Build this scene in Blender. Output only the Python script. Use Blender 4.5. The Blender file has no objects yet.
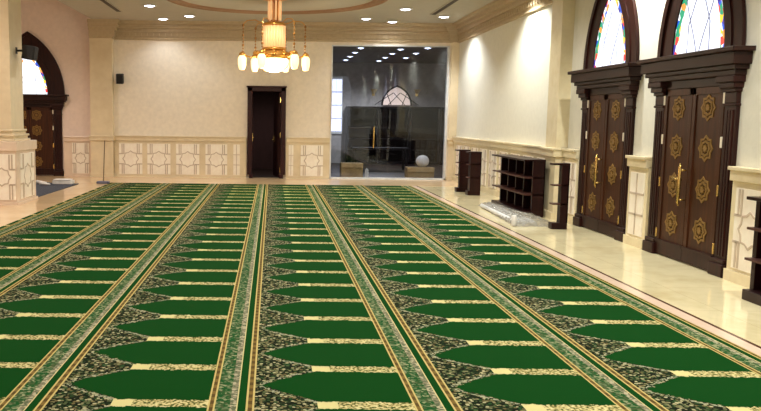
import bpy, bmesh, math, random
from mathutils import Vector, Matrix
random.seed(7)
SC = bpy.context.scene
COL = SC.collection
PI = math.pi

# ------------------------------------------------------------------ objects
def tag(o, label=None, cat=None, group=None, kind=None):
    if label: o['label'] = label
    if cat: o['category'] = cat
    if group: o['group'] = group
    if kind: o['kind'] = kind
    return o

def empty(name, loc=(0, 0, 0), rz=0.0, **kw):
    o = bpy.data.objects.new(name, None)
    o.empty_display_size = .1
    COL.objects.link(o)
    o.location = loc
    o.rotation_euler = (0, 0, rz)
    return tag(o, **kw)

def obj(name, bm, mat, parent=None, smooth=False, bevel=0.0, loc=None, **kw):
    bmesh.ops.recalc_face_normals(bm, faces=bm.faces[:])
    me = bpy.data.meshes.new(name)
    bm.to_mesh(me); bm.free()
    if smooth:
        for p in me.polygons: p.use_smooth = True
    me.materials.append(mat)
    o = bpy.data.objects.new(name, me)
    COL.objects.link(o)
    if parent: o.parent = parent
    if loc: o.location = loc
    if bevel:
        b = o.modifiers.new('bevel', 'BEVEL'); b.width = bevel; b.segments = 2; b.limit_method = 'ANGLE'
    return tag(o, **kw)

def copy_tree(o, parent=None):
    c = o.copy(); COL.objects.link(c)
    if parent: c.parent = parent
    for ch in list(o.children): copy_tree(ch, c)
    return c

# ------------------------------------------------------------------ mesh helpers
def BM(): return bmesh.new()

def box(bm, x0, x1, y0, y1, z0, z1):
    v = [bm.verts.new((x, y, z)) for z in (z0, z1) for y in (y0, y1) for x in (x0, x1)]
    for f in ((0, 1, 3, 2), (4, 6, 7, 5), (0, 4, 5, 1), (1, 5, 7, 3), (3, 7, 6, 2), (2, 6, 4, 0)):
        bm.faces.new([v[i] for i in f])
    return v

def hexa(bm, p8):
    v = [bm.verts.new(p) for p in p8]
    for f in ((0, 1, 3, 2), (4, 6, 7, 5), (0, 4, 5, 1), (1, 5, 7, 3), (3, 7, 6, 2), (2, 6, 4, 0)):
        bm.faces.new([v[i] for i in f])

def wx(y): return 4.945 + .0102 * (y - 9.4)      # face of the right-hand wall

def slab(bm, y0, y1, o0, o1, z0, z1):
    """box running along the right wall; o0/o1 = distance into the room"""
    hexa(bm, [(wx(y) - o, y, z) for z in (z0, z1) for y in (y0, y1) for o in (o1, o0)])

def prism_xz(bm, pts, y0, y1, holes=None):
    """extrude a closed outline in the XZ plane from y0 to y1"""
    n = len(pts)
    a = [bm.verts.new((p[0], y0, p[1])) for p in pts]
    b = [bm.verts.new((p[0], y1, p[1])) for p in pts]
    bm.faces.new(a); bm.faces.new(b[::-1])
    for i in range(n): bm.faces.new((a[i], b[i], b[(i + 1) % n], a[(i + 1) % n]))

def ring_xz(bm, outer, inner, y0, y1, closed=True):
    n = len(outer)
    A = [[bm.verts.new((p[0], y, p[1])) for p in L] for L in (outer, inner) for y in (y0, y1)]
    oa, ob, ia, ib = A
    for i in range(n if closed else n - 1):
        j = (i + 1) % n
        bm.faces.new((oa[i], oa[j], ia[j], ia[i])); bm.faces.new((ob[i], ib[i], ib[j], ob[j]))
        bm.faces.new((oa[i], ob[i], ob[j], oa[j])); bm.faces.new((ia[i], ia[j], ib[j], ib[i]))
    if not closed:
        for i in (0, n - 1): bm.faces.new((oa[i], ia[i], ib[i], ob[i]))

def lathe(bm, prof, seg=24, cx=0, cy=0, cap=True):
    rings = []
    for r, z in prof:
        rings.append([bm.verts.new((cx + r * math.cos(2 * PI * k / seg), cy + r * math.sin(2 * PI * k / seg), z)) for k in range(seg)])
    for a, b in zip(rings, rings[1:]):
        for k in range(seg): bm.faces.new((a[k], a[(k + 1) % seg], b[(k + 1) % seg], b[k]))
    if cap:
        bm.faces.new(rings[0][::-1]); bm.faces.new(rings[-1])

def tube(bm, pts, r, seg=8):
    pts = [Vector(p) for p in pts]
    rings = []
    for i, p in enumerate(pts):
        t = (pts[min(i + 1, len(pts) - 1)] - pts[max(i - 1, 0)]).normalized()
        u = t.cross(Vector((0, 0, 1)))
        if u.length < .05: u = t.cross(Vector((1, 0, 0)))
        u.normalize(); w = t.cross(u)
        rr = r[i] if isinstance(r, (list, tuple)) else r
        rings.append([bm.verts.new(p + rr * (u * math.cos(2 * PI * k / seg) + w * math.sin(2 * PI * k / seg))) for k in range(seg)])
    for a, b in zip(rings, rings[1:]):
        for k in range(seg): bm.faces.new((a[k], a[(k + 1) % seg], b[(k + 1) % seg], b[k]))
    bm.faces.new(rings[0][::-1]); bm.faces.new(rings[-1])

def ball(bm, c, r, sz=1.0, seg=12):
    lathe(bm, [(max(r * math.sin(PI * k / 8), .0015), c[2] - r * sz * math.cos(PI * k / 8)) for k in range(9)], seg, c[0], c[1])

# ------------------------------------------------------------------ materials
def lin(c):
    f = lambda v: (v / 12.92 if v <= .04045 else ((v + .055) / 1.055) ** 2.4)
    return tuple(f(x / 255) for x in c) + (1,)

class S:
    """a float socket with arithmetic"""
    nt = None
    def __init__(s, v): s.v = v
    @staticmethod
    def m(op, *a):
        n = S.nt.nodes.new('ShaderNodeMath'); n.operation = op
        for i, x in enumerate(a):
            x = x.v if isinstance(x, S) else x
            if isinstance(x, (int, float)): n.inputs[i].default_value = x
            else: S.nt.links.new(x, n.inputs[i])
        return S(n.outputs[0])
    def __add__(s, o): return S.m('ADD', s, o)
    __radd__ = __add__
    def __sub__(s, o): return S.m('SUBTRACT', s, o)
    def __rsub__(s, o): return S.m('SUBTRACT', o, s)
    def __mul__(s, o): return S.m('MULTIPLY', s, o)
    __rmul__ = __mul__
    def __gt__(s, o): return S.m('GREATER_THAN', s, o)
    def __lt__(s, o): return S.m('LESS_THAN', s, o)
    def fl(s): return S.m('FLOOR', s)
    def fr(s): return S.m('FRACT', s)
    def ab(s): return S.m('ABSOLUTE', s)
    def pw(s, e): return S.m('POWER', s, e)
    def cl(s): 
        r = S.m('MULTIPLY', s, 1.0); r.v.node.use_clamp = True; return r

def within(x, a, b): return (x > a) * (x < b)

def mixc(nt, fac, a, b):
    n = nt.nodes.new('ShaderNodeMix'); n.data_type = 'RGBA'
    for i, x in ((0, fac), (6, a), (7, b)):
        x = x.v if isinstance(x, S) else x
        if isinstance(x, (int, float)): n.inputs[i].default_value = x
        elif isinstance(x, tuple): n.inputs[i].default_value = x
        else: nt.links.new(x, n.inputs[i])
    return n.outputs[2]

def ramp(nt, fac, stops, const=False):
    n = nt.nodes.new('ShaderNodeValToRGB')
    n.color_ramp.interpolation = 'CONSTANT' if const else 'LINEAR'
    el = n.color_ramp.elements
    while len(el) < len(stops): el.new(.5)
    for e, (p, c) in zip(el, stops): e.position = p; e.color = c
    nt.links.new(fac.v if isinstance(fac, S) else fac, n.inputs[0])
    return n.outputs[0]

def new_mat(name):
    m = bpy.data.materials.new(name); m.use_nodes = True
    nt = m.node_tree
    return m, nt, nt.nodes['Principled BSDF']

def noise(nt, scale, detail=3, vec=None, rough=.5):
    n = nt.nodes.new('ShaderNodeTexNoise'); n.inputs['Scale'].default_value = scale
    n.inputs['Detail'].default_value = detail; n.inputs['Roughness'].default_value = rough
    if vec is None:
        tc = nt.nodes.new('ShaderNodeTexCoord'); vec = tc.outputs['Object']
    nt.links.new(vec, n.inputs['Vector'])
    return n.outputs[0]

def plain(name, c, rough=.5, metal=0.0, var=.12, vscale=6, bump=0.0, bscale=60, spec=.5, coat=0):
    m, nt, b = new_mat(name)
    c = lin(c)
    d = tuple(min(1, x * (1 - var)) for x in c[:3]) + (1,); e = tuple(min(1, x * (1 + var)) for x in c[:3]) + (1,)
    f = noise(nt, vscale)
    nt.links.new(ramp(nt, f, [(.3, d), (.7, e)]), b.inputs['Base Color'])
    b.inputs['Roughness'].default_value = rough; b.inputs['Metallic'].default_value = metal
    b.inputs['Specular IOR Level'].default_value = spec
    b.inputs['Coat Weight'].default_value = coat
    if bump:
        bn = nt.nodes.new('ShaderNodeBump'); bn.inputs['Strength'].default_value = bump; bn.inputs['Distance'].default_value = .01
        nt.links.new(noise(nt, bscale), bn.inputs['Height']); nt.links.new(bn.outputs[0], b.inputs['Normal'])
    return m

def emit(name, c, strength, var=0.0):
    m, nt, b = new_mat(name)
    b.inputs['Base Color'].default_value = lin(c)
    b.inputs['Emission Color'].default_value = lin(c)
    b.inputs['Emission Strength'].default_value = strength
    b.inputs['Roughness'].default_value = .4
    return m

def wood(name, dark, light, rough=.35, along='Z'):
    m, nt, b = new_mat(name)
    tc = nt.nodes.new('ShaderNodeTexCoord'); mp = nt.nodes.new('ShaderNodeMapping')
    mp.inputs['Scale'].default_value = {'Z': (22, 22, 1.5), 'Y': (22, 1.5, 22), 'X': (1.5, 22, 22)}[along]
    nt.links.new(tc.outputs['Object'], mp.inputs['Vector'])
    f = noise(nt, 1.0, 5, mp.outputs[0], .6)
    nt.links.new(ramp(nt, f, [(.3, lin(dark)), (.7, lin(light))]), b.inputs['Base Color'])
    b.inputs['Roughness'].default_value = rough
    b.inputs['Specular IOR Level'].default_value = .22
    return m

def marble(name, base, vein, rough=.12, tile=None, grout=None, vs=1.3):
    m, nt, b = new_mat(name)
    tc = nt.nodes.new('ShaderNodeTexCoord')
    f1 = noise(nt, vs, 6, tc.outputs['Object'], .62)
    f2 = noise(nt, vs * 4.3, 5, tc.outputs['Object'], .6)
    S.nt = nt
    v = (S(f1) * .65 + S(f2) * .35)
    col = ramp(nt, v, [(.32, lin(vein)), (.5, lin(base)), (.68, tuple(min(1, x * 1.12) for x in lin(base)[:3]) + (1,))])
    if tile:
        sp = nt.nodes.new('ShaderNodeSeparateXYZ'); nt.links.new(tc.outputs['Object'], sp.inputs[0])
        gx = (S(sp.outputs[0]) * (1 / tile)).fr(); gy = (S(sp.outputs[1]) * (1 / tile)).fr()
        g = S.m('MAXIMUM', (gx < .006), (gy < .006))
        col = mixc(nt, g * .6, col, lin(grout))
    nt.links.new(col, b.inputs['Base Color'])
    b.inputs['Roughness'].default_value = rough
    return m

M = {}
M['wall'] = plain('wall_plaster', (240, 227, 207), .75, var=.05, vscale=9, bump=.25, bscale=28)
M['wall_right'] = plain('right_wall_plaster', (226, 223, 208), .7, var=.03, vscale=9, bump=.2, bscale=28)
M['wall_aisle'] = plain('aisle_plaster', (238, 218, 206), .75, var=.04, vscale=9, bump=.15, bscale=28)
M['ceiling'] = plain('ceiling_paint', (182, 175, 160), .85, var=.03)
M['cornice'] = plain('cornice_plaster', (188, 168, 136), .65, var=.06, vscale=12)
M['ring'] = plain('ring_plaster', (150, 114, 84), .7, var=.06)
M['tan'] = marble('tan_marble', (226, 209, 176), (216, 196, 160), .3)
M['tan_right'] = marble('cream_marble', (230, 216, 180), (218, 200, 160), .25)
M['pinkstone'] = marble('pink_marble', (230, 208, 186), (220, 196, 170), .25)
M['panel'] = marble('white_marble', (250, 240, 224), (240, 228, 210), .3, vs=3)
M['inlay'] = plain('inlay_stone', (200, 182, 162), .4, var=.08)
M['floor'] = marble('floor_marble', (224, 211, 170), (206, 190, 146), .1, tile=1.0, grout=(178, 158, 118), vs=1.1)
M['floor_warm'] = marble('warm_floor_marble', (228, 198, 156), (220, 186, 142), .14)  # warmer toned than the main floor, at the back and left
M['pale_strip'] = plain('pale_strip_stone', (226, 200, 178), .2, var=.05)
M['dark_strip'] = plain('dark_strip_stone', (96, 62, 44), .2, var=.1)
M['dwood'] = wood('door_wood', (30, 10, 7), (52, 20, 13), .42)
M['dwood_leaf'] = wood('leaf_wood', (46, 22, 10), (76, 40, 18), .42)
M['dwood_x'] = wood('entablature_wood', (28, 12, 8), (48, 22, 13), .42, 'X')
M['rack'] = wood('rack_wood', (26, 8, 8), (44, 16, 14), .35)
M['rack_edge'] = wood('rack_shelf_wood', (60, 34, 30), (92, 58, 50), .4, 'Y')
M['brown'] = wood('door_frame_brown', (36, 14, 16), (58, 24, 24), .5)
M['gold'] = plain('antique_gold', (138, 106, 52), .5, .45, var=.2, vscale=40)
M['brass'] = plain('bright_brass', (214, 178, 104), .25, .9)
M['hinge_glint'] = plain('painted_hinge_glint', (236, 224, 200), .35, 0)  # bright reflection on the upper brass hinges, painted as an off-white base
M['black'] = plain('speaker_black', (16, 14, 14), .55)
M['grille'] = plain('speaker_grille', (30, 28, 28), .8, bump=.5, bscale=300)
M['slot'] = plain('slot_dark', (70, 58, 46), .7)
M['ltrim'] = plain('lamp_trim', (225, 222, 214), .4)
M['lens'] = emit('lamp_lens', (236, 240, 255), 16)
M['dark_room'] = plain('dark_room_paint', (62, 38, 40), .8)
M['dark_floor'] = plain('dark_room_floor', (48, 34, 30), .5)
M['lib_wall'] = plain('library_paint', (172, 166, 164), .8)
M['lib_ceiling'] = plain('library_ceiling', (120, 114, 112), .8)
M['lib_shelf'] = wood('library_wood', (14, 9, 9), (26, 15, 14), .6)
M['carton'] = plain('cardboard', (176, 146, 98), .8)
M['white'] = plain('white_cloth', (226, 222, 216), .8)
M['white_fr'] = plain('white_frame', (220, 222, 222), .4)
M['mat'] = plain('blue_grey_mat', (62, 66, 78), .95, var=.2, vscale=60, bump=.4, bscale=200)
M['greyblue'] = plain('grey_blue_plastic', (96, 96, 116), .5)
M['pole'] = plain('dark_pole', (92, 72, 52), .4, .3)

# warm glowing crystal
M['glow'] = emit('chandelier_glow', (255, 220, 160), 1.7)
M['glow_soft'] = emit('chandelier_crystal', (250, 200, 140), .55)
M['glow_hot'] = emit('chandelier_bowl_glow', (255, 236, 196), 4)
M['cgold'] = plain('chandelier_gold', (214, 158, 76), .3, .75)
def crystal_mat():
    m, nt, b = new_mat('crystal_bead')
    b.inputs['Base Color'].default_value = lin((178, 128, 66)); b.inputs['Roughness'].default_value = .15
    b.inputs['Metallic'].default_value = .3
    return m
M['bead'] = crystal_mat()

def glass_mat(name, tint, refl, rough=0.0):
    m, nt, b = new_mat(name)
    out = nt.nodes['Material Output']
    t = nt.nodes.new('ShaderNodeBsdfTransparent'); t.inputs[0].default_value = tint
    g = nt.nodes.new('ShaderNodeBsdfGlossy'); g.inputs['Roughness'].default_value = rough
    g.inputs['Color'].default_value = (.95, .97, 1, 1)
    mx = nt.nodes.new('ShaderNodeMixShader'); mx.inputs[0].default_value = refl
    nt.links.new(t.outputs[0], mx.inputs[1]); nt.links.new(g.outputs[0], mx.inputs[2])
    nt.links.new(mx.outputs[0], out.inputs['Surface'])
    return m
M['glass'] = glass_mat('partition_glass', (.84, .86, .9, 1), .03)

def plastic_mat():
    m, nt, b = new_mat('clear_plastic_wrap')
    out = nt.nodes['Material Output']
    b.inputs['Base Color'].default_value = lin((196, 190, 178)); b.inputs['Roughness'].default_value = .12
    bn = nt.nodes.new('ShaderNodeBump'); bn.inputs['Strength'].default_value = .9; bn.inputs['Distance'].default_value = .04
    nt.links.new(noise(nt, 14, 4), bn.inputs['Height']); nt.links.new(bn.outputs[0], b.inputs['Normal'])
    t = nt.nodes.new('ShaderNodeBsdfTransparent'); t.inputs[0].default_value = (.86, .86, .86, 1)
    mx = nt.nodes.new('ShaderNodeMixShader'); mx.inputs[0].default_value = .42
    nt.links.new(t.outputs[0], mx.inputs[1]); nt.links.new(b.outputs[0], mx.inputs[2])
    nt.links.new(mx.outputs[0], out.inputs['Surface'])
    return m
M['plastic'] = plastic_mat()

def stained_glass():
    """daylit fanlight: mostly white panes, coloured lozenges towards the rim"""
    m, nt, b = new_mat('stained_glass')
    S.nt = nt
    tc = nt.nodes.new('ShaderNodeTexCoord')
    sp = nt.nodes.new('ShaderNodeSeparateXYZ'); nt.links.new(tc.outputs['Object'], sp.inputs[0])
    x, z = S(sp.outputs[0]), S(sp.outputs[2])
    vo = nt.nodes.new('ShaderNodeTexVoronoi'); vo.inputs['Scale'].default_value = 13
    nt.links.new(tc.outputs['Object'], vo.inputs['Vector'])
    hs = nt.nodes.new('ShaderNodeSeparateColor'); nt.links.new(vo.outputs['Color'], hs.inputs[0])
    colr = ramp(nt, hs.outputs[0], [(0, lin((40, 90, 200))), (.22, lin((230, 60, 60))), (.4, lin((250, 200, 60))), (.58, lin((40, 150, 110))), (.76, lin((70, 60, 150))), (.9, lin((240, 150, 70)))], True)
    # distance from the rim of the pointed arch (spring at z = 0 of the pane)
    c, R = .888, 1.46
    d1 = S.m('SQRT', (x.ab() + c) * (x.ab() + c) + z * z)
    rim = within(d1, R - .11, R + .5)
    # two diagonal garlands crossing the pane, as in the photo
    gar = ((x.ab() - (.62 - z * .42).ab()).ab() < .035)
    sel = S.m('MAXIMUM', rim * (S(hs.outputs[1]) > .3), gar * (S(hs.outputs[2]) > .25))
    col = mixc(nt, sel, lin((244, 247, 255)), colr)
    b.inputs['Base Color'].default_value = (.02, .02, .02, 1)
    nt.links.new(col, b.inputs['Emission Color'])
    b.inputs['Emission Strength'].default_value = 1.5
    b.inputs['Roughness'].default_value = .1
    return m
M['stained'] = stained_glass()
M['lead'] = plain('lead_came', (150, 156, 196), .4)
M['daylight_pane'] = emit('daylit_pane', (226, 230, 255), 1.6)
M['lib_pane'] = emit('library_fanlight_pane', (214, 190, 176), .75)
M['lib_dot'] = emit('library_light_dot', (214, 226, 255), 9)

X0, PITCH, CELL, YC = -.1659, 1.2, .67819, 10.605
def carpet_mat():
    m, nt, b = new_mat('prayer_carpet_pile')
    S.nt = nt
    tc = nt.nodes.new('ShaderNodeTexCoord')
    sp = nt.nodes.new('ShaderNodeSeparateXYZ'); nt.links.new(tc.outputs['Object'], sp.inputs[0])
    x, y = S(sp.outputs[0]), S(sp.outputs[1])
    n1 = S(noise(nt, 26, 2, tc.outputs['Object'])); n2 = S(noise(nt, 55, 2, tc.outputs['Object']))
    u = ((x - X0) * (1 / PITCH) + .157).fr() - .157
    v = ((YC - y) * (1 / CELL)).fr()
    dv = (v - .5).ab()
    # niche: pointed to the left, full height from u = .38 on
    t = ((u - .105) * (1 / .275)).cl()
    hh = t.pw(.80) * .395 + ((n1 - .5) * .16 + (n2 - .5) * .12) * (1.15 - t)
    niche = (dv < hh) * (u > .105)
    GREEN = lin((7, 59, 14)); CREAM = lin((200, 190, 132)); BRN = lin((84, 66, 34))
    # floral ground
    vo = nt.nodes.new('ShaderNodeTexVoronoi'); vo.inputs['Scale'].default_value = 46
    nt.links.new(tc.outputs['Object'], vo.inputs['Vector'])
    sc = nt.nodes.new('ShaderNodeSeparateColor'); nt.links.new(vo.outputs['Color'], sc.inputs[0])
    vd = S(vo.outputs['Distance'])
    petals = ramp(nt, sc.outputs[0], [(0, lin((26, 44, 22))), (.16, lin((122, 120, 84))), (.34, lin((36, 46, 26))), (.48, lin((168, 162, 124))), (.62, lin((76, 86, 54))), (.78, lin((104, 94, 60))), (.9, lin((38, 70, 36)))], True)
    floral = mixc(nt, vd > .56, petals, lin((18, 24, 12)))
    # scrolling stem along the niche edge
    stem = within(dv - hh, .012, .055) * (u > .09) * (u < .40) * (n2 > .5)
    floral = mixc(nt, stem, floral, lin((150, 152, 124)))
    # rows between the niches
    row = dv > .392
    mott = ramp(nt, n2, [(.40, lin((62, 74, 34))), (.47, lin((150, 136, 84))), (.55, lin((190, 178, 122))), (.64, lin((206, 196, 146)))])
    capit = within(u, .375, .475)
    rowc = mixc(nt, capit, mott, CREAM)
    wob = (n1 - .5) * .07 + (n2 - .5) * .06
    rowm = ((dv + wob) > .414) * (u > .375)
    col = mixc(nt, niche, floral, GREEN)
    col = mixc(nt, (u > .38), col, GREEN)
    col = mixc(nt, rowm, col, rowc)
    # leafy border field
    vo2 = nt.nodes.new('ShaderNodeTexVoronoi'); vo2.inputs['Scale'].default_value = 52
    nt.links.new(tc.outputs['Object'], vo2.inputs['Vector'])
    sc2 = nt.nodes.new('ShaderNodeSeparateColor'); nt.links.new(vo2.outputs['Color'], sc2.inputs[0])
    leaf = ramp(nt, sc2.outputs[0], [(0, lin((24, 74, 32))), (.3, lin((92, 108, 74))), (.5, lin((44, 78, 40))), (.68, lin((134, 138, 102))), (.84, lin((70, 80, 50)))], True)
    grey = ramp(nt, sc2.outputs[1], [(0, lin((122, 116, 92))), (.4, lin((164, 156, 128))), (.7, lin((88, 96, 70)))], True)
    col = mixc(nt, within(u, -.13, -.048), col, leaf)
    col = mixc(nt, within(u, -.05, -.017), col, grey)
    col = mixc(nt, within(u, -.018, -.012), col, CREAM)
    col = mixc(nt, within(u, -.0125, .0275), col, GREEN)
    # double trims, cream / brown / cream with a small repeated bead
    bead = ((y * 9.0).fr() < .5)
    bcol = mixc(nt, bead, BRN, lin((114, 92, 48)))
    for a in (-.157, .027):
        w = .036 if a < 0 else .041
        tr = mixc(nt, within(u, a + w * .24, a + w * .76), lin((186, 166, 104)), bcol)
        col = mixc(nt, within(u, a, a + w), col, tr)
    nt.links.new(col, b.inputs['Base Color'])
    b.inputs['Roughness'].default_value = .95
    b.inputs['Specular IOR Level'].default_value = .05
    bn = nt.nodes.new('ShaderNodeBump'); bn.inputs['Strength'].default_value = .15; bn.inputs['Distance'].default_value = .004
    nt.links.new(noise(nt, 220, 2, tc.outputs['Object']), bn.inputs['Height']); nt.links.new(bn.outputs[0], b.inputs['Normal'])
    return m
M['carpet'] = carpet_mat()

def spot_lamp(name, loc, power, size, col, parent=None, blend=.6, radius=.06):
    l = bpy.data.lights.new(name, 'SPOT'); l.energy = power; l.spot_size = math.radians(size); l.spot_blend = blend
    l.color = col; l.shadow_soft_size = radius
    o = bpy.data.objects.new(name, l); COL.objects.link(o); o.location = loc
    if parent: o.parent = parent
    return o

# ------------------------------------------------------------------ setting
YB = 22.2          # back wall
ZC = 4.24          # hall ceiling
YN = -5.0          # near end of what is built
XL = -4.86         # edge of the hall ceiling over the arcade
def structure(name, bm, mat, label, cat, parent=None, **kw):
    return obj(name, bm, mat, parent, label=label, cat=cat, kind='structure', **kw)

b = BM(); box(b, -9.2, 7.3, YN, 31, -.25, 0)
structure('floor', b, M['floor'], 'polished cream marble floor along the right wall', 'floor')
b = BM(); box(b, -9.0, -4.035, YN, 20.05, -.02, .004)
box(b, -9.0, 5.0, 20.05, YB, -.02, .004)
structure('trim_1', b, M['floor_warm'], 'warmer toned marble floor along the back wall and left aisle', 'floor border')
b = BM(); box(b, 3.515, 3.63, YN, 20.05, -.02, .006)
structure('trim_2', b, M['pale_strip'], 'pale stone strip beside the right edge of the green carpet', 'floor strip')
b = BM(); box(b, 3.632, 3.665, YN, 20.05, -.02, .006)
structure('trim_3', b, M['dark_strip'], 'thin dark brown inlaid line in the right marble floor', 'floor strip')

b = BM(); box(b, XL, 5.4, YN, YB + .3, ZC, ZC + .9)
structure('ceiling', b, M['ceiling'], 'tan painted ceiling of the hall', 'ceiling')
b = BM(); box(b, -9.2, XL, YN, YB + .3, 5.14, 5.5)
structure('ceiling_aisle', b, M['ceiling'], 'higher ceiling over the left aisle', 'ceiling')

# back wall with two openings
DX0, DX1, DZ = -.60, .30, 2.43
GX0, GX1, GZ = 1.61, 4.82, 3.66
b = BM()
for x0, x1, z0, z1 in ((-9.2, DX0, 0, 5.4), (DX0, DX1, DZ, 5.4), (DX1, GX0, 0, 5.4), (GX0, GX1, GZ, 5.4), (GX1, 5.4, 0, 5.4)):
    if x1 > XL > x0:
        box(b, XL, x1, YB, YB + .25, z0, z1)
    else: box(b, x0, x1, YB, YB + .25, z0, z1)
structure('wall_back', b, M['wall'], 'cream textured back wall with a dark door and a glass partition', 'wall')
b = BM(); box(b, -9.2, XL, YB, YB + .25, 0, 5.4)
structure('wall_aisle', b, M['wall_aisle'], 'pinkish wall closing the left aisle around the arched door', 'wall')
b = BM(); hexa(b, [(wx(y) + o, y, z) for z in (0, 5.1) for y in (YN, YB + .25) for o in (0, .3)])
structure('wall_right', b, M['wall_right'], 'off white right wall with arched doors', 'wall')
b = BM(); box(b, -9.4, -9.2, YN, YB + .25, 0, 5.5)
structure('wall_left', b, M['wall_aisle'], 'outer wall of the left aisle', 'wall')

# ---- cornices: stepped profile (distance from wall, z)
PROF = [(0, 3.74), (.06, 3.75), (.06, 3.79), (.03, 3.80), (.05, 3.83), (.05, 3.95), (.11, 3.955), (.11, 4.00), (.07, 4.02), (.09, 4.06), (.17, 4.07), (.17, 4.11), (.13, 4.13), (.15, 4.17), (.25, 4.18), (.25, ZC), (0, ZC)]
def cornice_back(bm, x0, x1, yw):
    pts = [(yw - d, z) for d, z in PROF]
    a = [bm.verts.new((x0, p[0], p[1])) for p in pts]; c = [bm.verts.new((x1, p[0], p[1])) for p in pts]
    bm.faces.new(a); bm.faces.new(c[::-1])
    for i in range(len(pts)):
        j = (i + 1) % len(pts); bm.faces.new((a[i], c[i], c[j], a[j]))
    n = int((x1 - x0) / .16)
    for k in range(n):
        xx = x0 + (k + .5) * (x1 - x0) / n
        box(bm, xx - .045, xx + .045, yw - .085, yw - .045, 3.85, 3.925)
b = BM(); cornice_back(b, -4.35, 4.9, YB)
structure('trim_4', b, M['cornice'], 'stepped tan plaster cornice with small blocks along the back wall', 'cornice')
b = BM()
def cornice_right(bm, y0, y1):
    a = [bm.verts.new((wx(y0) - d, y0, z)) for d, z in PROF]; c = [bm.verts.new((wx(y1) - d, y1, z)) for d, z in PROF]
    bm.faces.new(a); bm.faces.new(c[::-1])
    for i in range(len(PROF)):
        j = (i + 1) % len(PROF); bm.faces.new((a[i], c[i], c[j], a[j]))
    n = int((y1 - y0) / .16)
    for k in range(n):
        yy = y0 + (k + .5) * (y1 - y0) / n
        slab(bm, yy - .045, yy + .045, .045, .085, 3.85, 3.925)
cornice_right(b, YN, YB - .02)
structure('trim_5', b, M['cornice'], 'stepped tan plaster cornice with small blocks along the right wall', 'cornice')

# ---- panels of the wainscot (front faces -y, local origin at bottom centre)
def panel_bm(w, h):
    b = BM(); box(b, -w / 2, w / 2, -.012, .02, 0, h); return b
def inlay_bm(w, h):
    b = BM(); t = min(.028, w * .09); y0, y1 = -.018, -.004
    zs = (h * .335, h * .665)
    cz = h / 2; r = min(w * .36, h * .28)
    if w > .4:
        oc = [(r * (1.0 if k % 2 == 0 else .84) * math.sin(PI * k / 8), cz + r * (1.0 if k % 2 == 0 else .84) * math.cos(PI * k / 8)) for k in range(16)]
        k2 = 1 - t / r
        ring_xz(b, oc, [(x * k2, cz + (z - cz) * k2) for x, z in oc], y0, y1)
        for s in (-1, 1):
            xx = s * w * .29
            for za, zb in ((0.01, zs[0]), (zs[1], h - .01)):
                box(b, xx - t / 2, xx + t / 2, y0, y1, za, zb)
                box(b, xx + s * .05 - t / 2, xx + s * .05 + t / 2, y0, y1, za, zb)
            for z in zs:
                box(b, s * w * .5 - (t if s > 0 else 0) * 0 - (.0 if s < 0 else w * .21), s * w * .5 + (w * .21 if s < 0 else 0), y0, y1, z - t / 2, z + t / 2)
        
    else:
        for z in zs: box(b, -w / 2, w / 2, y0, y1, z - t / 2, z + t / 2)
        box(b, -t / 2, t / 2, y0, y1, 0.01, h - .01)
    return b
def panel(parent, x, y, z, w, h, rz=0.0, mat='panel', inl='inlay'):
    p = obj('panel', panel_bm(w, h), M[mat], parent, loc=(x, y, z)); p.rotation_euler.z = rz
    obj('inlay', inlay_bm(w, h), M[inl], p)
    return p

def wains_back(name, x0, x1, panels, label, mat='tan', yw=YB, top=1.14):
    b = BM()
    box(b, x0, x1, yw - .06, yw, 0, top - .12)
    r = structure(name, b, M[mat], label, 'wainscot')
    b = BM(); box(b, x0, x1, yw - .10, yw, top - .14, top - .03); box(b, x0, x1, yw - .13, yw, top - .03, top)
    obj('cap_moulding', b, M[mat], r, bevel=.008)
    b = BM(); box(b, x0, x1, yw - .085, yw, 0.004, .06)
    obj('base_moulding', b, M[mat], r)
    for a, c in panels: panel(r, (a + c) / 2, yw - .065, .075, c - a, .85)
    return r
wains_back('trim_6', -4.35, -.70, [(-4.22, -3.58), (-3.44, -2.80), (-2.64, -2.0), (-1.83, -1.23), (-1.06, -.88)],
           'beige marble wainscot of white star panels, left of the dark brown door', )
wains_back('trim_7', .40, 1.60, [(.47, .60), (.80, 1.42)], 'beige marble wainscot between the dark brown door and the glass partition')
wains_back('trim_8', -5.75, -4.99, [(-5.52, -5.06)], 'short pinkish wainscot beside the arched door of the left aisle', 'pinkstone', top=1.10)

# pilasters in the corners of the back wall
def corner_pilaster(name, x0, x1, d, label, z1=3.76):
    b = BM(); box(b, x0, x1, YB - d, YB, 0, z1)
    r = structure(name, b, M['tan'], label, 'pilaster')
    b = BM(); box(b, x0 - .03, x1 + .03, YB - d - .04, YB, 1.0, 1.10); box(b, x0 - .04, x1 + .04, YB - d - .06, YB, 1.10, 1.14)
    obj('cap_moulding', b, M['tan'], r, bevel=.006)
    b = BM(); box(b, x0 - .03, x1 + .03, YB - d - .04, YB, 0.004, .1)
    obj('base_moulding', b, M['tan'], r)
    b = BM()
    for (o0, z0), (o1, z1_) in (((.05, 3.76), (0, 3.82)), ((.08, 3.82), (0, 3.96)), ((.13, 3.96), (0, 4.05)), ((.19, 4.05), (0, 4.15)), ((.24, 4.15), (0, ZC))):
        box(b, x0 - (o0 if x0 > -4.8 else 0), x1 + (o0 if x1 < 4.9 else 0), YB - d - o0, YB - .001, z0, z1_)
    obj('capital', b, M['cornice'], r)
    return r
corner_pilaster('trim_9', -4.97, -4.36, .22, 'plain tan pilaster in the left corner of the back wall')
corner_pilaster('trim_10', 4.86, wx(YB) + .02, .05, 'narrow tan pilaster between the glass partition and the right wall')

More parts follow.
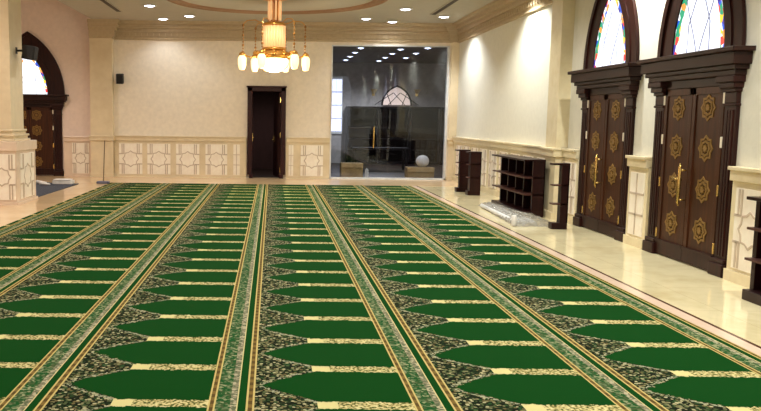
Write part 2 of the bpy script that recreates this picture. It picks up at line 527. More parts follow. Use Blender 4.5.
# ---- right wall: wainscot lengths and pilaster
def wains_right(name, y0, y1, label, centres, w=.60, mat='tan_right'):
    b = BM(); slab(b, y0, y1, 0, .06, 0, 1.08)
    r = structure(name, b, M[mat], label, 'wainscot')
    b = BM(); slab(b, y0, y1, 0, .10, 1.06, 1.17); slab(b, y0, y1, 0, .13, 1.17, 1.21)
    obj('cap_moulding', b, M[mat], r, bevel=.008)
    b = BM(); slab(b, y0, y1, 0, .09, 0, .12)
    obj('base_moulding', b, M[mat], r)
    for c in centres: panel(r, wx(c) - .065, c, .15, w, .84, -PI / 2)
    return r
D1, D2 = 11.94, 9.44
wains_right('trim_11', D1 + .95, YB - .08, 'cream marble wainscot along the right wall behind the dark racks', [21.4, 20.55, 19.7, 18.85, 18.0, 17.15, 16.3, 15.45, 14.6, 13.25])
wains_right('trim_12', D2 + .97, D1 - .95, 'short cream marble wainscot between the two right hand doors', [(D1 + D2) / 2], .40)
wains_right('trim_13', YN, D2 - .97, 'cream marble wainscot at the right edge, past the nearer arched door', [8.08, 7.2, 6.35, 5.5], .56)
b = BM(); slab(b, 13.55, 14.08, 0, .20, 0, ZC)
r = structure('trim_14', b, M['tan_right'], 'cream marble pilaster rising up the right wall before the doors', 'pilaster')
b = BM(); slab(b, 13.51, 14.12, 0, .25, 1.06, 1.17); slab(b, 13.49, 14.14, 0, .28, 1.17, 1.21)
obj('cap_moulding', b, M['tan_right'], r, bevel=.008)
b = BM(); slab(b, 13.51, 14.12, 0, .24, 0, .12)
obj('base_moulding', b, M['tan_right'], r)

# ---- ceiling ring moulding over the chandelier
b = BM()
lathe(b, [(2.42, ZC), (2.42, ZC - .03), (2.36, ZC - .05), (2.34, ZC - .025), (2.22, ZC - .025), (2.20, ZC - .045), (2.15, ZC - .045), (2.13, ZC)], 96, .05, 17.7, cap=False)
structure('trim_15', b, M['ring'], 'round plaster ring moulding on the ceiling above the chandelier', 'ceiling moulding', smooth=False)

# ---- arcade pillar on the left
PX0, PX1, PY0, PY1 = -5.62, -4.86, 14.95, 15.7
pil = empty('pillar', ((PX0 + PX1) / 2, (PY0 + PY1) / 2, 0), label='pinkish stone arcade pillar on a panelled pedestal at the left edge', cat='pillar', kind='structure')
cx, cy = pil.location.x, pil.location.y
b = BM(); box(b, PX0 - cx, PX1 - cx, PY0 - cy, PY1 - cy, 1.38, 5.14)
obj('shaft', b, M['tan'], pil)
b = BM()
for e, z0, z1 in ((.10, 1.18, 1.22), (.06, 1.22, 1.27), (.085, 1.27, 1.31), (.03, 1.31, 1.36), (.05, 1.36, 1.40)):
    box(b, PX0 - cx - e, PX1 - cx + e, PY0 - cy - e, PY1 - cy + e, z0, z1)
obj('base_moulding', b, M['tan'], pil, bevel=.01)
QX0, QX1, QY0, QY1 = -5.86, -4.71, 14.72, 15.92
b = BM(); box(b, QX0 - cx, QX1 - cx, QY0 - cy, QY1 - cy, 0, 1.06)
ped = obj('pedestal', b, M['pinkstone'], pil)
b = BM(); box(b, QX0 - cx - .03, QX1 - cx + .03, QY0 - cy - .03, QY1 - cy + .03, 1.0, 1.18)
obj('cap_moulding', b, M['pinkstone'], ped, bevel=.012)
b = BM(); box(b, QX0 - cx - .03, QX1 - cx + .03, QY0 - cy - .03, QY1 - cy + .03, 0, .06)
obj('base_moulding', b, M['pinkstone'], ped)
panel(ped, -.38, QY0 - cy - .005, .1, .56, .85); panel(ped, .26, QY0 - cy - .005, .1, .5, .85)
panel(ped, QX1 - cx + .005, .02, .1, .84, .85, PI / 2)

# ------------------------------------------------------------------ arched doors
def arch_pts(a, c, n=16, z0=0.0, xoff=0.0):
    """pointed arch outline from left spring over the apex to the right spring"""
    R = a + c; top = math.sqrt(R * R - c * c); th = math.atan2(top, c)
    right = [(-c + R * math.cos(th * k / n), z0 + R * math.sin(th * k / n)) for k in range(n + 1)]
    left = [(-x, z) for x, z in right]
    return left + right[::-1][1:]

def star(r0, r1, n=8, off=0.0):
    return [((r0 if k % 2 == 0 else r1) * math.sin(PI * k / n + off), (r0 if k % 2 == 0 else r1) * math.cos(PI * k / n + off)) for k in range(2 * n)]

def make_portal(name, loc, rz, label, zt=2.45, a=.905, ft=.33, c=.888, flip=1, moff=.33):
    root = empty(name, loc, rz, label=label, cat='door', kind='structure')
    k = zt / 2.45
    # leaves
    for s in (-1, 1):
        lf = BM(); x0, x1 = sorted((s * .004, s * .66))
        box(lf, x0, x1, -.035, 0, .02, 2.06 * k)
        w0, w1 = x0 + .07, x1 - .07
        # raised stiles, rails
        box(lf, x0, w0, -.05, -.03, .02, 2.06 * k); box(lf, w1, x1, -.05, -.03, .02, 2.06 * k)
        box(lf, x0, x1, -.05, -.03, 1.98 * k, 2.06 * k)
        leaf = obj('door_leaf', lf, M['dwood_leaf'], root, bevel=.004)
        kb = BM(); box(kb, x0, x1, -.06, -.03, .02, .19); box(kb, x0, x1, -.07, -.03, .17, .20)
        obj('kick_rail', kb, M['dwood'], leaf)
        for zc in (.43, .90, 1.37, 1.83):
            mb = BM(); st = star(.155, .122)
            P = lambda L, q: [(x * q + s * moff, z * q + zc * k) for x, z in L]
            ring_xz(mb, P(st, 1), P(st, .80), -.044, -.03)
            ring_xz(mb, P(star(.10, .085), 1), P(star(.10, .085), .72), -.046, -.03)
            prism_xz(mb, P(star(.05, .03), 1), -.05, -.03)
            obj('medallion', mb, M['gold'], leaf)
        for zc in (.28, .92, 1.45, 1.93):
            hb = BM(); box(hb, s * .66 - .016, s * .66 + .016, -.06, -.03, zc * k - .06, zc * k + .06)
            obj('hinge', hb, M['hinge_glint'] if zc > 1.4 else M['brass'], leaf, bevel=.005)
    # pull handle with its lever, by the meeting of the leaves
    hb = BM(); hx = -.035 * flip
    tube(hb, [(hx, -.12, .68 * k), (hx, -.125, .72 * k), (hx, -.125, 1.14 * k), (hx, -.12, 1.18 * k)], [.012, .019, .019, .012], 10)
    for zz in (.75, 1.10): tube(hb, [(hx, -.04, zz * k), (hx, -.125, zz * k)], .012, 8)
    h = obj('pull_handle', hb, M['brass'], root, smooth=True)
    lb = BM(); tube(lb, [(hx, -.11, .985 * k), (hx - .20 * flip, -.11, 1.0 * k)], [.016, .012], 8); tube(lb, [(hx - .2 * flip, -.11, 1.0 * k), (hx - .2 * flip, -.05, 1.0 * k)], .012, 8)
    obj('lever', lb, M['brass'], h, smooth=True)
    # pilasters
    for s in (-1, 1):
        pb = BM(); x0, x1 = sorted((s * .675, s * .90))
        box(pb, x0, x1, -.05, 0, .16, 1.86 * k)
        for q in (.28, .5, .72):
            xx = x0 + (x1 - x0) * q; box(pb, xx - .018, xx + .018, -.062, -.04, .22, 1.80 * k)
        p = obj('pilaster', pb, M['dwood'], root, bevel=.005)
        qb = BM(); box(qb, x0 - .02, x1 + .03 * (1), -.10, 0, 0, .14); box(qb, x0 - .01, x1 + .015, -.08, 0, .14, .19)
        obj('plinth', qb, M['dwood'], p, bevel=.012)
        cb = BM()
        for e, d, z0, z1 in ((.012, .07, 1.84, 1.87), (.0, .058, 1.87, 1.99), (.015, .08, 1.99, 2.03), (.035, .11, 2.03, 2.09), (.06, .14, 2.09, 2.16)):
            box(cb, x0 - e, x1 + e, -d, 0, z0 * k, z1 * k)
        obj('capital', cb, M['dwood'], p, bevel=.008)
    eb = BM(); box(eb, -.68, .68, -.03, 0, 2.0 * k, 2.1 * k)
    for hw, d, z0, z1 in ((.93, .06, 2.06, 2.16), (.97, .13, 2.16, 2.22), (1.01, .16, 2.22, 2.27), (1.05, .20, 2.27, 2.40), (1.10, .24, 2.40, 2.45)):
        box(eb, -hw, hw, -d, 0, z0 * k, z1 * k)
    obj('entablature', eb, M['dwood_x'], root, bevel=.008)
    ab = BM()
    o = arch_pts(a, c, 18, zt); i = arch_pts(a - ft, c, 18, zt)
    ring_xz(ab, o, i, -.035, 0, closed=False)
    o2 = arch_pts(a - ft * .62, c, 18, zt); i2 = arch_pts(a - ft - .001, c, 18, zt)
    ring_xz(ab, o2, i2, -.05, -.02, closed=False)
    o3 = arch_pts(a + .02, c, 18, zt); i3 = arch_pts(a - .06, c, 18, zt)
    ring_xz(ab, o3, i3, -.06, -.02, closed=False)
    obj('arch_frame', ab, M['dwood'], root)
    gb = BM(); prism_xz(gb, arch_pts(a - ft + .01, c, 18, 0), -.03, -.012)
    g = obj('fanlight', gb, M['stained'], root, loc=(0, 0, zt), label='daylit stained glass fanlight')
    lb = BM()
    top = math.sqrt((a - ft + c) ** 2 - c * c); aw = a - ft
    # slender cames: two inner lancets springing from the sill
    for s in (-1, 1):
        pts = []
        for q in range(9):
            f = q / 8; pts.append((s * aw * (.05 + .95 * f) * (1 - .35 * f), -.036, top * (.02 + .72 * f ** .8)))
        tube(lb, pts, .006, 6)
        tube(lb, [(s * aw * .42, -.036, 0), (s * aw * .40, -.036, top * .3), (0, -.036, top * .70)], .006, 6)
    obj('came', lb, M['lead'], g)
    return root
make_portal('door_1', (wx(D1), D1, 0), -PI / 2, 'dark carved double door with pointed stained glass arch, the farther of the two on the right wall')
make_portal('door_2', (wx(D2), D2, 0), -PI / 2, 'dark carved double door with pointed stained glass arch, the nearer of the two on the right wall')
make_portal('door_3', (-6.70, YB, 0), 0, 'dark double door with gold medallions under a pointed arch, behind the left pillar', zt=2.24, a=.97, ft=.45, c=.97, moff=.20)

# ------------------------------------------------------------------ brown door of the back wall, standing open
dr = empty('door_4', ((DX0 + DX1) / 2, YB, 0), label='plain dark brown framed doorway in the back wall with its door open', cat='door', kind='structure')
hw = (DX1 - DX0) / 2
b = BM()
for s in (-1, 1):
    x0, x1 = sorted((s * (hw + .075), s * (hw - .06))); box(b, x0, x1, -.13, .25, 0.10, DZ + .08)
    x0, x1 = sorted((s * (hw + .02), s * (hw - .08))); box(b, x0, x1, -.16, .25, 0, .12)
box(b, -hw - .075, hw + .075, -.13, .25, DZ - .05, DZ + .085)
box(b, -hw - .10, hw + .10, -.15, 0, DZ + .06, DZ + .10)
obj('frame', b, M['brown'], dr, bevel=.01)
b = BM(); box(b, 0, .05, 0, .78, .01, DZ - .06); box(b, -.012, 0, .1, .68, .2, 1.0); box(b, -.012, 0, .1, .68, 1.2, 2.2)
lf = obj('door_leaf', b, M['brown'], dr, loc=(hw - .115, .26, 0)); lf.rotation_euler.z = math.radians(10)
b = BM(); tube(b, [(0, .7, 1.05), (-.06, .7, 1.05), (-.06, .58, 1.05)], .012, 8); box(b, -.014, 0, .67, .73, .95, 1.15)
obj('handle', b, M['brass'], lf)
b = BM()
for z in (.22, 1.2, 2.15): box(b, hw - .075, hw - .055, .10, .16, z - .07, z + .07)
obj('hinge', b, M['brass'], dr)
b = BM(); box(b, -hw + .055, -hw + .075, .06, .12, 1.02, 1.24); tube(b, [(-hw + .07, .09, 1.12), (-hw + .10, .09, 1.12)], .012, 8)
obj('strike_plate', b, M['brass'], dr)
b = BM()   # passage behind
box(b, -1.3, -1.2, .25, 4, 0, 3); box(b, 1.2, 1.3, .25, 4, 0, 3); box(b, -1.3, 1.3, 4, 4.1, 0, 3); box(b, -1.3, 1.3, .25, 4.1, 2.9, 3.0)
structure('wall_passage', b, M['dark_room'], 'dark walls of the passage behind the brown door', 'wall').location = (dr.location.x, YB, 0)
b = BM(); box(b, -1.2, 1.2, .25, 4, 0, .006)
spot_lamp('passage_fill', (dr.location.x, YB + 2.0, 2.8), 45, 150, (1, .85, .75))  # unseen lamp added to lighten the dark passage
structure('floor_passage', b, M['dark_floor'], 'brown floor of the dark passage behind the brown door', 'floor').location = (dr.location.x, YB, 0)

# ------------------------------------------------------------------ glass partition and the library behind
gw = GX1 - GX0
gp = empty('window_1', (GX0, YB, 0), label='tall glass partition in the back wall showing the dark library room', cat='glass partition', kind='structure')
b = BM()
box(b, gw - .05, gw, -.03, .12, 0, GZ); box(b, 0, .03, -.03, .12, 0, GZ); box(b, 0, gw, -.03, .12, GZ - .025, GZ)
box(b, 0, gw, -.03, .12, 0, .045)
obj('frame', b, M['white_fr'], gp)
for x0, x1 in ((.03, 1.13), (1.135, 2.2), (2.205, gw - .05)):
    b = BM(); box(b, x0, x1, .04, .05, .045, GZ - .04); obj('glass_pane', b, M['glass'], gp)
b = BM()
for x in (1.155, 1.215):
    pass
tube(b, [(1.2, -.03, .86), (1.2, -.05, .9), (1.2, -.05, 1.42), (1.2, -.03, 1.46)], .018, 8)
for z in (.95, 1.37): tube(b, [(1.2, .04, z), (1.2, -.05, z)], .012, 8)
obj('pull_handle', b, M['brass'], gp, smooth=True)

LY = 30.0
b = BM(); box(b, .7, 7.1, LY, LY + .2, 0, 3.9); box(b, .7, .9, YB + .25, LY, 0, 3.9); box(b, 7.0, 7.2, YB + .25, LY, 0, 3.9)
structure('wall_library', b, M['lib_wall'], 'grey walls of the library room behind the glass', 'wall')
b = BM(); box(b, .7, 7.2, YB + .25, LY + .2, 3.72, 3.9)
structure('ceiling_library', b, M['lib_ceiling'], 'grey ceiling of the library room behind the glass', 'ceiling')
b = BM(); box(b, .9, 7.0, YB + .25, LY, 0, .006)
structure('floor_library', b, M['dark_floor'], 'dark floor of the library room behind the glass', 'floor')
# daylit windows of the library
w = empty('window_2', (2.37, LY, 0), label='tall bright window at the left of the library behind the glass', cat='window', kind='structure')
b = BM(); box(b, -.24, .24, -.05, 0, 1.15, 3.2); box(b, -.24, .24, -.06, -.02, 1.1, 1.16); obj('frame', b, M['white_fr'], w)
b = BM()
for q in range(2):
    for z in range(4): box(b, -.21 + q * .215, -.01 + q * .215, -.07, -.045, 1.2 + z * .49, 1.64 + z * .49)
obj('pane', b, M['daylight_pane'], w)
w = empty('window_3', (4.55, LY - .42, 0), label='small arched lattice window glowing above the library shelves', cat='window', kind='structure')
b = BM(); prism_xz(b, arch_pts(.52, .2, 10, 2.18), -.02, 0); obj('pane', b, M['lib_pane'], w)
b = BM(); ring_xz(b, arch_pts(.56, .2, 10, 2.16), arch_pts(.5, .2, 10, 2.16), -.05, 0, closed=False)
for s in (-1, 1):
    for q in (-.5, 0, .5): tube(b, [(q - s * .3, -.03, 2.18), (q * .5 + s * .12, -.03, 2.62)], .014, 6)
obj('lattice', b, M['lib_shelf'], w)
# bookcases
def bookcase(x0, x1, y1, h, label):
    r = empty('bookcase', ((x0 + x1) / 2, y1, 0), label=label, cat='bookcase', group='dark bookcases behind the glass')
    w2 = (x1 - x0) / 2
    b = BM(); box(b, -w2, w2, -.03, 0, 0, h); box(b, -w2, -w2 + .04, -.38, 0, 0, h); box(b, w2 - .04, w2, -.38, 0, 0, h); box(b, -w2, w2, -.4, 0, h - .05, h); box(b, -w2, w2, -.38, 0, 0, .1)
    obj('carcass', b, M['lib_shelf'], r)
    for k in range(1, 5):
        b = BM(); box(b, -w2 + .04, w2 - .04, -.36, -.03, .1 + k * (h - .1) / 5, .13 + k * (h - .1) / 5); obj('shelf', b, M['lib_shelf'], r)
    return r
bk = [(1.0, 2.05), (2.75, 3.9), (3.92, 5.1), (5.12, 6.2), (6.22, 6.95)]
lb = ['dark bookcase at the left wall of the library behind the glass', 'dark bookcase in the library between the tall window and the arched window', 'dark bookcase straight under the small arched lattice window', 'dark bookcase right of the small arched lattice window', 'dark bookcase at the right end of the library behind the glass']
CASES = [bookcase(x0, x1, LY - .01, 2.12, l) for (x0, x1), l in zip(bk, lb)]
M['books'] = [plain('book_cloth_%d' % i, c, .7) for i, c in enumerate([(92, 66, 50), (70, 40, 36), (120, 104, 80), (50, 56, 60)])]
# a dark reading table in front of the cases
t = empty('reading_table', (3.5, 26.0, 0), label='dark wooden reading table in the library behind the glass', cat='table')
b = BM(); box(b, -.9, .9, -.4, .4, .70, .75); obj('tabletop', b, M['lib_shelf'], t, bevel=.01)
for sx in (-1, 1):
    for sy in (-1, 1):
        b = BM(); box(b, sx * .82 - .035, sx * .82 + .035, sy * .33 - .035, sy * .33 + .035, .006, .70); obj('leg', b, M['lib_shelf'], t)
def carton(x0, x1, y0, y1, h, label):
    r = empty('cardboard_box', ((x0 + x1) / 2, (y0 + y1) / 2, .006), label=label, cat='box')
    w2, d2 = (x1 - x0) / 2, (y1 - y0) / 2
    b = BM(); box(b, -w2, w2, -d2, d2, 0, h); obj('body', b, M['carton'], r, bevel=.006)
    b = BM()
    hexa(b, [(-w2, -d2, h), (w2, -d2, h), (-w2, -d2 + .01, h + .004), (w2, -d2 + .01, h + .004), (-w2, -d2 - .03, h - .12), (w2, -d2 - .03, h - .12), (-w2, -d2 - .02, h - .12), (w2, -d2 - .02, h - .12)])
    obj('flap', b, M['carton'], r)
    return r
carton(1.98, 2.60, 22.72, 23.2, .40, 'brown cardboard box low behind the left of the glass partition')
carton(3.86, 4.62, 22.72, 23.2, .30, 'brown cardboard box low behind the right of the glass partition')
b = BM(); ball(b, (0, 0, .17), .19, .9, 16)
o = obj('white_bag', b, M['white'], None, True, loc=(4.32, 22.95, .31)); tag(o, 'round white bag on the cardboard box behind the right of the glass', 'bag')
b = BM(); box(b, -.05, .05, -.05, .05, 0, .22); lathe(b, [(.03, .22), (.02, .26)], 10)
o = obj('white_bottle', b, M['white'], None, loc=(2.72, 22.85, .006), bevel=.02); tag(o, 'small white bottle beside the left cardboard box behind the glass', 'bottle')
# two pale wall lamps beside the arched window
for x, side in ((3.75, 'left'), (5.35, 'right')):
    r = empty('wall_lamp', (x, LY, 2.62), label='small pale wall lamp %s of the arched library window' % side, cat='wall lamp')
    b = BM(); box(b, -.05, .05, -.03, 0, -.1, .1); obj('back_plate', b, M['brass'], r)
    b = BM(); lathe(b, [(.05, -.02), (.13, .14)], 14, 0, -.15); tube(b, [(0, -.02, 0), (0, -.15, -.01)], .012, 6); obj('lamp_shade', b, M['carton'], r)

# ------------------------------------------------------------------ carpet
b = BM(); box(b, -4.03, 3.512, .5, 20.03, 0.0004, .0052)
obj('prayer_carpet', b, M['carpet'], None, label='wide green prayer carpet with rows of niches and patterned bands', cat='carpet')

# ------------------------------------------------------------------ racks along the right wall
def rack(xf, xu, xb, y0, y1, ups, label, h=.95, th=.05):
    """open book rack: shelves reach further into the room than its uprights"""
    r = empty('book_rack', ((xf + xb) / 2, (y0 + y1) / 2, 0), label=label, cat='rack', group='dark wooden book racks along the right wall')
    cx, cy = r.location.x, r.location.y
    X = lambda v: v - cx
    Y = lambda v: v - cy
    for u0, u1 in ups:
        b = BM(); box(b, X(xu), X(xb), Y(u0), Y(u1), .10, h - .03); obj('upright', b, M['rack'], r)
    b = BM(); box(b, X(xb - .02), X(xb), Y(y0), Y(y1), .10, h - .03); obj('back_panel', b, M['rack'], r)
    for z in (.38, .67):
        b = BM(); box(b, X(xf), X(xb - .02), Y(y0), Y(y1), z, z + .022); obj('shelf', b, M['rack_edge'], r)
    b = BM(); box(b, X(xf - .02), X(xb), Y(y0 - .01), Y(y1 + .01), h - .03, h); obj('top', b, M['rack'], r, bevel=.004)
    b = BM(); box(b, X(xf), X(xb), Y(y0), Y(y1), 0, .10); obj('base', b, M['rack'], r, bevel=.006)
    return r
rack(4.30, 4.36, 4.60, 18.55, 18.75, [(18.55, 18.68)], 'small dark wooden rack on the marble floor nearest the glass partition', .98)
rack(4.36, 4.40, 4.64, 17.72, 17.95, [(17.72, 17.9)], 'small dark wooden rack just right of the smallest rack by the glass', .97)
rack(4.36, 4.50, 4.71, 13.78, 15.80, [(13.78, 13.83), (14.25, 14.30), (14.72, 14.77), (15.2, 15.25), (15.68, 15.73)], 'long dark wooden rack with several bays behind the plastic wrap', 1.0)
rack(4.33, 4.45, 4.57, 12.27, 12.42, [(12.27, 12.40)], 'narrow dark wooden rack standing beside the farther right door', 1.02)
rack(4.48, 4.55, 4.80, 6.9, 7.50, [(6.9, 6.95), (7.44, 7.50)], 'dark wooden rack cut off by the right edge of the photo', .98)

# plastic-wrapped bundle on the floor
nx, ny = 14, 40
b = BM(); V = {}
for j in range(ny + 1):
    for i in range(nx + 1):
        fx, fy = i / nx, j / ny
        y = 12.55 + 2.95 * fy
        xa = 3.84 + .2 * fy; xb_ = 4.54 if y < 13.4 else 4.54 - .24 * min(1, (y - 13.4) / .3)
        edge = min(fx, 1 - fx, fy * 3, (1 - fy) * 3) * 2
        z = .012 + .10 * min(1, edge * 1.6) ** .6 * (.75 + .5 * random.random()) + .02 * math.sin(9 * fy + 5 * fx)
        if min(i, j, nx - i, ny - j) == 0: z = .004
        V[i, j] = b.verts.new((xa + (xb_ - xa) * fx + random.uniform(-.02, .02) - 4.15, y + random.uniform(-.02, .02) - 14, max(z, .004)))
for j in range(ny):
    for i in range(nx): b.faces.new((V[i, j], V[i + 1, j], V[i + 1, j + 1], V[i, j + 1]))
bd = empty('plastic_bundle', (4.15, 14, 0), label='long crumpled clear plastic wrapping lying on the marble before the long rack', cat='plastic wrapping')
obj('wrap', b, M['plastic'], bd, True)
b = BM(); lathe(b, [(.035, .004), (.04, .02), (.04, .16), (.03, .17)], 14, -.30, -1.40); obj('white_end', b, M['white'], bd, True, label='white upright end of the roll')
b = BM()
for q in range(3): tube(b, [(-.22 + q * .13, -1.3, .042), (-.12 + q * .09, 1.25, .042)], .036, 10)
obj('roll', b, M['white_fr'], bd, True)

# ------------------------------------------------------------------ left aisle: mat, shoes, stand
b = BM(); hexa(b, [(-6.6, 16.4, .004), (-4.76, 16.2, .004), (-6.6, 20.0, .004), (-4.72, 19.5, .004), (-6.6, 16.4, .018), (-4.76, 16.2, .018), (-6.6, 20.0, .018), (-4.72, 19.5, .018)])
obj('door_mat', b, M['mat'], None, label='dark blue grey floor mat before the arched door behind the left pillar', cat='mat')
def shoe(x, y, rz, label):
    b = BM()
    prof = [(-.13, .035, .07), (-.08, .042, .085), (0, .04, .07), (.08, .046, .05), (.14, .03, .035)]
    rings = []
    for px, wd, hh in prof:
        rings.append([b.verts.new((px, wd * math.cos(2 * PI * k / 10), hh / 2 + hh / 2 * math.sin(2 * PI * k / 10))) for k in range(10)])
    for p, q in zip(rings, rings[1:]):
        for k in range(10): b.faces.new((p[k], p[(k + 1) % 10], q[(k + 1) % 10], q[k]))
    b.faces.new(rings[0][::-1]); b.faces.new(rings[-1])
    o = obj('shoe', b, M['white'], None, True, loc=(x, y, .019)); o.rotation_euler.z = rz
    tag(o, label, 'shoe')
shoe(-5.62, 19.4, .3, 'white shoe on the dark mat, the one closer to the left pillar')
shoe(-5.40, 18.95, -.2, 'white shoe on the dark mat, between the other shoe and the white bundle')
b = BM(); box(b, -.24, .24, -.14, .14, 0, .09); box(b, -.22, .2, -.15, .13, .09, .12)
o = obj('folded_cloth', b, M['white'], None, bevel=.03, loc=(-5.05, 19.35, .018)); tag(o, 'white folded cloth bundle lying at the end of the dark mat', 'cloth')
st = empty('floor_stand', (-4.17, 19.75, .004), label='thin stand with grey blue foot by the corner pilaster', cat='stand')
b = BM(); box(b, -.15, .15, -.1, .1, 0, .06); obj('foot', b, M['greyblue'], st, bevel=.015)
b = BM(); tube(b, [(.01, 0, .05), (.03, 0, .6), (.05, 0, 1.06)], .011, 8); obj('pole', b, M['pole'], st)

# ------------------------------------------------------------------ speakers
def speaker(loc, w, h, d, rz, tilt, label, gap=.08):
    r = empty('wall_speaker', loc, rz, label=label, cat='speaker')
    b = BM(); box(b, -w / 2, w / 2, -d - gap, -gap, -h / 2, h / 2)
    body = obj('cabinet', b, M['black'], r, bevel=.015); body.rotation_euler.x = tilt
    b = BM(); box(b, -w / 2 + .015, w / 2 - .015, -d - gap - .01, -d - gap + .005, -h / 2 + .015, h / 2 - .015)
    obj('grille', b, M['grille'], body)
    b = BM(); tube(b, [(0, 0, 0), (0, -gap - .02, 0)], .02, 8); box(b, -.04, .04, -.012, 0, -.06, .06); obj('bracket', b, M['black'], r)
speaker((-4.16, YB, 2.70), .19, .27, .16, 0, .12, 'small black loudspeaker high on the back wall beside the corner pilaster')
speaker((PX1, 15.35, 2.88), .26, .26, .22, PI / 2, .15, 'black loudspeaker fixed to the left pillar before the arched window', .15)

# ------------------------------------------------------------------ ceiling fittings
COOL = (.93, .97, 1.0); WARM = (1, .86, .68)
def make_downlight():
    r = empty('downlight')
    b = BM(); lathe(b, [(.125, 0), (.16, -.004), (.165, -.02), (.13, -.03), (.125, -.004)], 28, cap=False); obj('trim_ring', b, M['ltrim'], r, True)
    b = BM(); lathe(b, [(.125, -.012), (.08, -.034), (.004, -.042)], 24); obj('lens', b, M['lens'], r, True)
    return r
proto = make_downlight()
DL = [(-2.87, 18.95, 'recessed downlight of the left three, the one highest in the photo'),
      (-2.90, 21.45, 'recessed downlight of the left three, the lowest beside the cornice'),
      (-2.14, 20.8, 'recessed downlight of the left three, the one nearest the chandelier'),
      (2.39, 21.0, 'recessed downlight nearest above the left part of the glass partition'),
      (3.15, 21.6, 'recessed downlight lowest over the middle of the glass partition'),
      (3.10, 19.15, 'recessed downlight right of the ceiling ring, highest of the right hand ones'),
      (4.27, 20.45, 'recessed downlight beside the dark slot near the right corner cornice')]
for i, (x, y, l) in enumerate(DL):
    o = proto if i == 0 else copy_tree(proto)
    o.location = (x, y, ZC); tag(o, l, 'downlight', 'recessed downlights of the hall ceiling')
LAMPS = [(x, y) for x, y, _ in DL]
for i, (x, y) in enumerate(LAMPS):
    spot_lamp('downlight_lamp', (x, y, ZC - .05), 50 if x < 4 else 330, 130, COOL)
# unseen bare lamps for the hall's further downlights, added to light it
for y in (16.4, 13.5, 10.6, 7.7, 4.8, 1.9):
    for x in (-3.0, 0.0, 3.0):
        spot_lamp('downlight_lamp', (x, y, ZC - .05), 120, 140, (1, .97, .92))
for y in (15.55, 10.9, 6.3, 1.6):
    spot_lamp('downlight_lamp', (4.40, y, ZC - .05), 330, 130, (.98, 1, .94))
for y in (18, 13, 8, 3):
    spot_lamp('aisle_fill', (-6.6, y, 5.05), 330, 140, (1, .87, .76))  # unseen warm lamps added to brighten the left aisle

def air_slot(name, x, label):
    r = empty(name, (x, 15, ZC - .004), label=label, cat='ceiling vent', kind='structure')
    b = BM(); box(b, -.06, .06, -5, 5.1, -.012, 0); obj('slot', b, M['slot'], r)
    b = BM()
    for s in (-1, 1): box(b, s * .07 - .012, s * .07 + .012, -5, 5.1, -.016, 0)
    obj('rim', b, M['ceiling'], r)
air_slot('trim_16', -3.80, 'dark linear air slot in the ceiling at the left')
air_slot('trim_17', 3.93, 'dark linear air slot in the ceiling at the right, by the corner')

# glowing discs added on the library ceiling to give light dots in the glass
def lib_light(x, y, l):
    r = empty('downlight', (x, y, 3.72), label=l, cat='downlight', group='light dots of the library behind the glass')
    b = BM(); lathe(b, [(.105, 0), (.13, -.005), (.13, -.02), (.10, -.02)], 20, cap=False); obj('trim_ring', b, M['ltrim'], r, True)
    b = BM(); lathe(b, [(.10, -.012), (.004, -.04)], 20); obj('lens', b, M['lib_dot'], r)
    return r
GL = 'glowing disc on the library ceiling for a light dot in the glass, in the row over the %s'
for i in range(4): lib_light(2.55, 23.6 + 1.6 * i, GL % 'left half')
for i in range(4): lib_light(3.75, 23.9 + 1.6 * i, GL % 'middle')
for i in range(3): lib_light(4.45, 23.4 + 1.9 * i, GL % 'right half')
spot_lamp('library_fill', (3.6, 27.5, 3.6), 420, 150, COOL)  # unseen fill lamps added to brighten the library's upper wall
spot_lamp('library_fill', (3.3, 23.4, 3.6), 90, 140, COOL)

# ------------------------------------------------------------------ chandelier
ch = empty('chandelier', (.03, 17.65, ZC), label='glowing gold and crystal chandelier hanging from the ceiling ring', cat='chandelier')
Z = lambda z: z - ZC
b = BM(); lathe(b, [(.30, 0), (.30, -.03), (.22, -.06), (.10, -.08)], 28); obj('canopy', b, M['cgold'], ch, True)
b = BM(); tube(b, [(0, 0, -.05), (0, 0, Z(2.9))], .03, 10)
for k in range(4):
    a = PI / 4 + k * PI / 2; tube(b, [(.085 * math.cos(a), .085 * math.sin(a), -.05), (.085 * math.cos(a), .085 * math.sin(a), Z(3.74))], .022, 8)
obj('stem', b, M['cgold'], ch, True)
b = BM()
for k in range(8):
    a = k * PI / 4 + .2; lathe(b, [(.022, Z(3.76)), (.022, Z(4.18))], 8, .13 * math.cos(a), .13 * math.sin(a))
obj('stem_crystal', b, M['glow_soft'], ch, True)
# upper drum of crystal rods
b = BM()
lathe(b, [(.25, Z(3.64)), (.265, Z(3.68)), (.18, Z(3.72)), (.10, Z(3.74))], 28); obj('drum_ring', b, M['cgold'], ch, True)
b = BM(); lathe(b, [(.26, Z(3.12)), (.275, Z(3.15)), (.25, Z(3.18))], 28)
obj('drum_ring', b, M['cgold'], ch, True)
b = BM()
for k in range(20):
    a = 2 * PI * k / 20; lathe(b, [(.030, Z(3.18)), (.030, Z(3.64))], 8, .215 * math.cos(a), .215 * math.sin(a))
obj('drum_crystal', b, M['glow_soft'], ch, True)
b = BM(); lathe(b, [(.17, Z(3.16)), (.17, Z(3.63))], 20); obj('drum_light', b, M['glow_soft'], ch, True)
# crown under the drum
b = BM(); lathe(b, [(.26, Z(3.11)), (.38, Z(3.05)), (.40, Z(2.97)), (.36, Z(2.93)), (.26, Z(2.94))], 32)
for k in range(12):
    a = 2 * PI * k / 12; ball(b, (.42 * math.cos(a), .42 * math.sin(a), Z(3.06)), .045)
obj('crown', b, M['cgold'], ch, True)
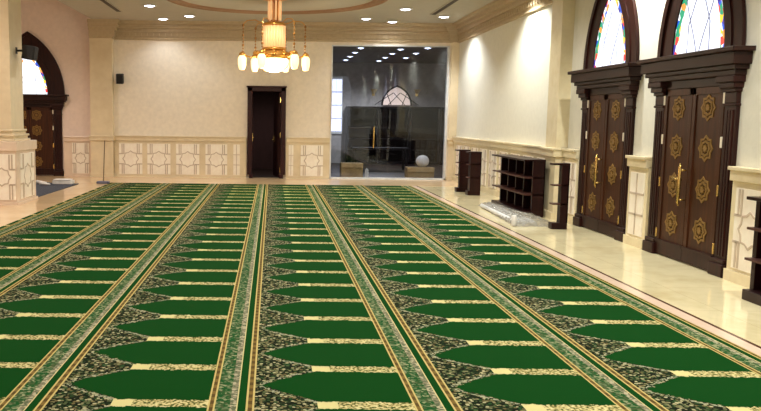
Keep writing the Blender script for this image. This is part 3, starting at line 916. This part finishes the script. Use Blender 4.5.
# glowing bowl
b = BM(); lathe(b, [(.30, Z(2.94)), (.315, Z(2.87)), (.28, Z(2.77)), (.19, Z(2.69)), (.08, Z(2.655)), (.01, Z(2.65))], 28)
bowl = obj('bowl', b, M['glow_hot'], ch, True)
b = BM()
for k in range(16):
    a = 2 * PI * k / 16; tube(b, [(.31 * math.cos(a), .31 * math.sin(a), Z(2.94)), (.32 * math.cos(a), .32 * math.sin(a), Z(2.87)), (.285 * math.cos(a), .285 * math.sin(a), Z(2.765)), (.192 * math.cos(a), .192 * math.sin(a), Z(2.683))], .008, 5)
obj('bowl_rib', b, M['cgold'], bowl, True)
for k in range(6):
    a = math.radians(8 + 60 * k); ca, sa = math.cos(a), math.sin(a)
    P = lambda r, z: (r * ca, r * sa, Z(z))
    b = BM(); tube(b, [P(.36, 3.02), P(.50, 2.96), P(.62, 3.00), P(.70, 3.02)], .016, 8)
    arm = obj('arm', b, M['cgold'], ch, True)
    b = BM()
    tube(b, [P(.24, 3.68), P(.42, 3.76), P(.60, 3.74), P(.68, 3.66)], .010, 8)
    obj('upper_arm', b, M['cgold'], ch, True)
    b = BM(); x, y = .70 * ca, .70 * sa
    lathe(b, [(.05, Z(3.00)), (.08, Z(2.96)), (.09, Z(2.92)), (.085, Z(2.80)), (.06, Z(2.70)), (.02, Z(2.69))], 16, x, y)
    obj('lamp_shade', b, M['glow'], arm, True)
    b = BM(); lathe(b, [(.02, Z(3.08)), (.065, Z(3.05)), (.07, Z(3.005)), (.05, Z(3.0))], 14, x, y); obj('shade_cap', b, M['cgold'], arm, True)
    b = BM()
    for q in range(9): ball(b, (.68 * ca, .68 * sa, Z(3.64 - q * .07)), .026 if q % 3 == 0 else .017, 1.3, 8)
    tube(b, [P(.68, 3.66), P(.68, 3.06)], .005, 6)
    obj('bead_chain', b, M['bead'], arm, True)
pl = bpy.data.lights.new('chandelier_lamp', 'POINT'); pl.energy = 140; pl.color = (1, .84, .62); pl.shadow_soft_size = .3
o = bpy.data.objects.new('chandelier_lamp', pl); COL.objects.link(o); o.location = (.03, 17.65, 2.45)

# ------------------------------------------------------------------ world and camera
wd = bpy.data.worlds.new('world'); SC.world = wd; wd.use_nodes = True
bg = wd.node_tree.nodes['Background']; bg.inputs[0].default_value = (1, .98, .93, 1); bg.inputs[1].default_value = 1.15

F, CX, CY = 800.0, 265.27, 207.6
PITCH_A, YAW, ROLL, H = .1116961, -.0072577, .0105403, 1.6632
cp, sp_, cy_, sy_ = math.cos(PITCH_A), math.sin(PITCH_A), math.cos(YAW), math.sin(YAW)
fw = Vector((sy_ * cp, cy_ * cp, -sp_)); rt = Vector((cy_, -sy_, 0)); up = rt.cross(fw)
r2 = math.cos(ROLL) * rt + math.sin(ROLL) * up; u2 = -math.sin(ROLL) * rt + math.cos(ROLL) * up
cam = bpy.data.cameras.new('camera'); co = bpy.data.objects.new('camera', cam); COL.objects.link(co)
m = Matrix((r2, u2, -fw)).transposed().to_4x4(); m.translation = (0, 0, H); co.matrix_world = m
cam.sensor_fit = 'HORIZONTAL'; cam.sensor_width = 36; cam.lens = F / 761 * 36
cam.shift_x = (380.5 - CX) / 761; cam.shift_y = (CY - 205.5) / 761
cam.clip_end = 200
SC.camera = co
SC.view_settings.view_transform = 'Standard'; SC.view_settings.look = 'None'
SC.view_settings.gamma = 1; SC.view_settings.use_curve_mapping = False
SC.view_settings.exposure = 0.1
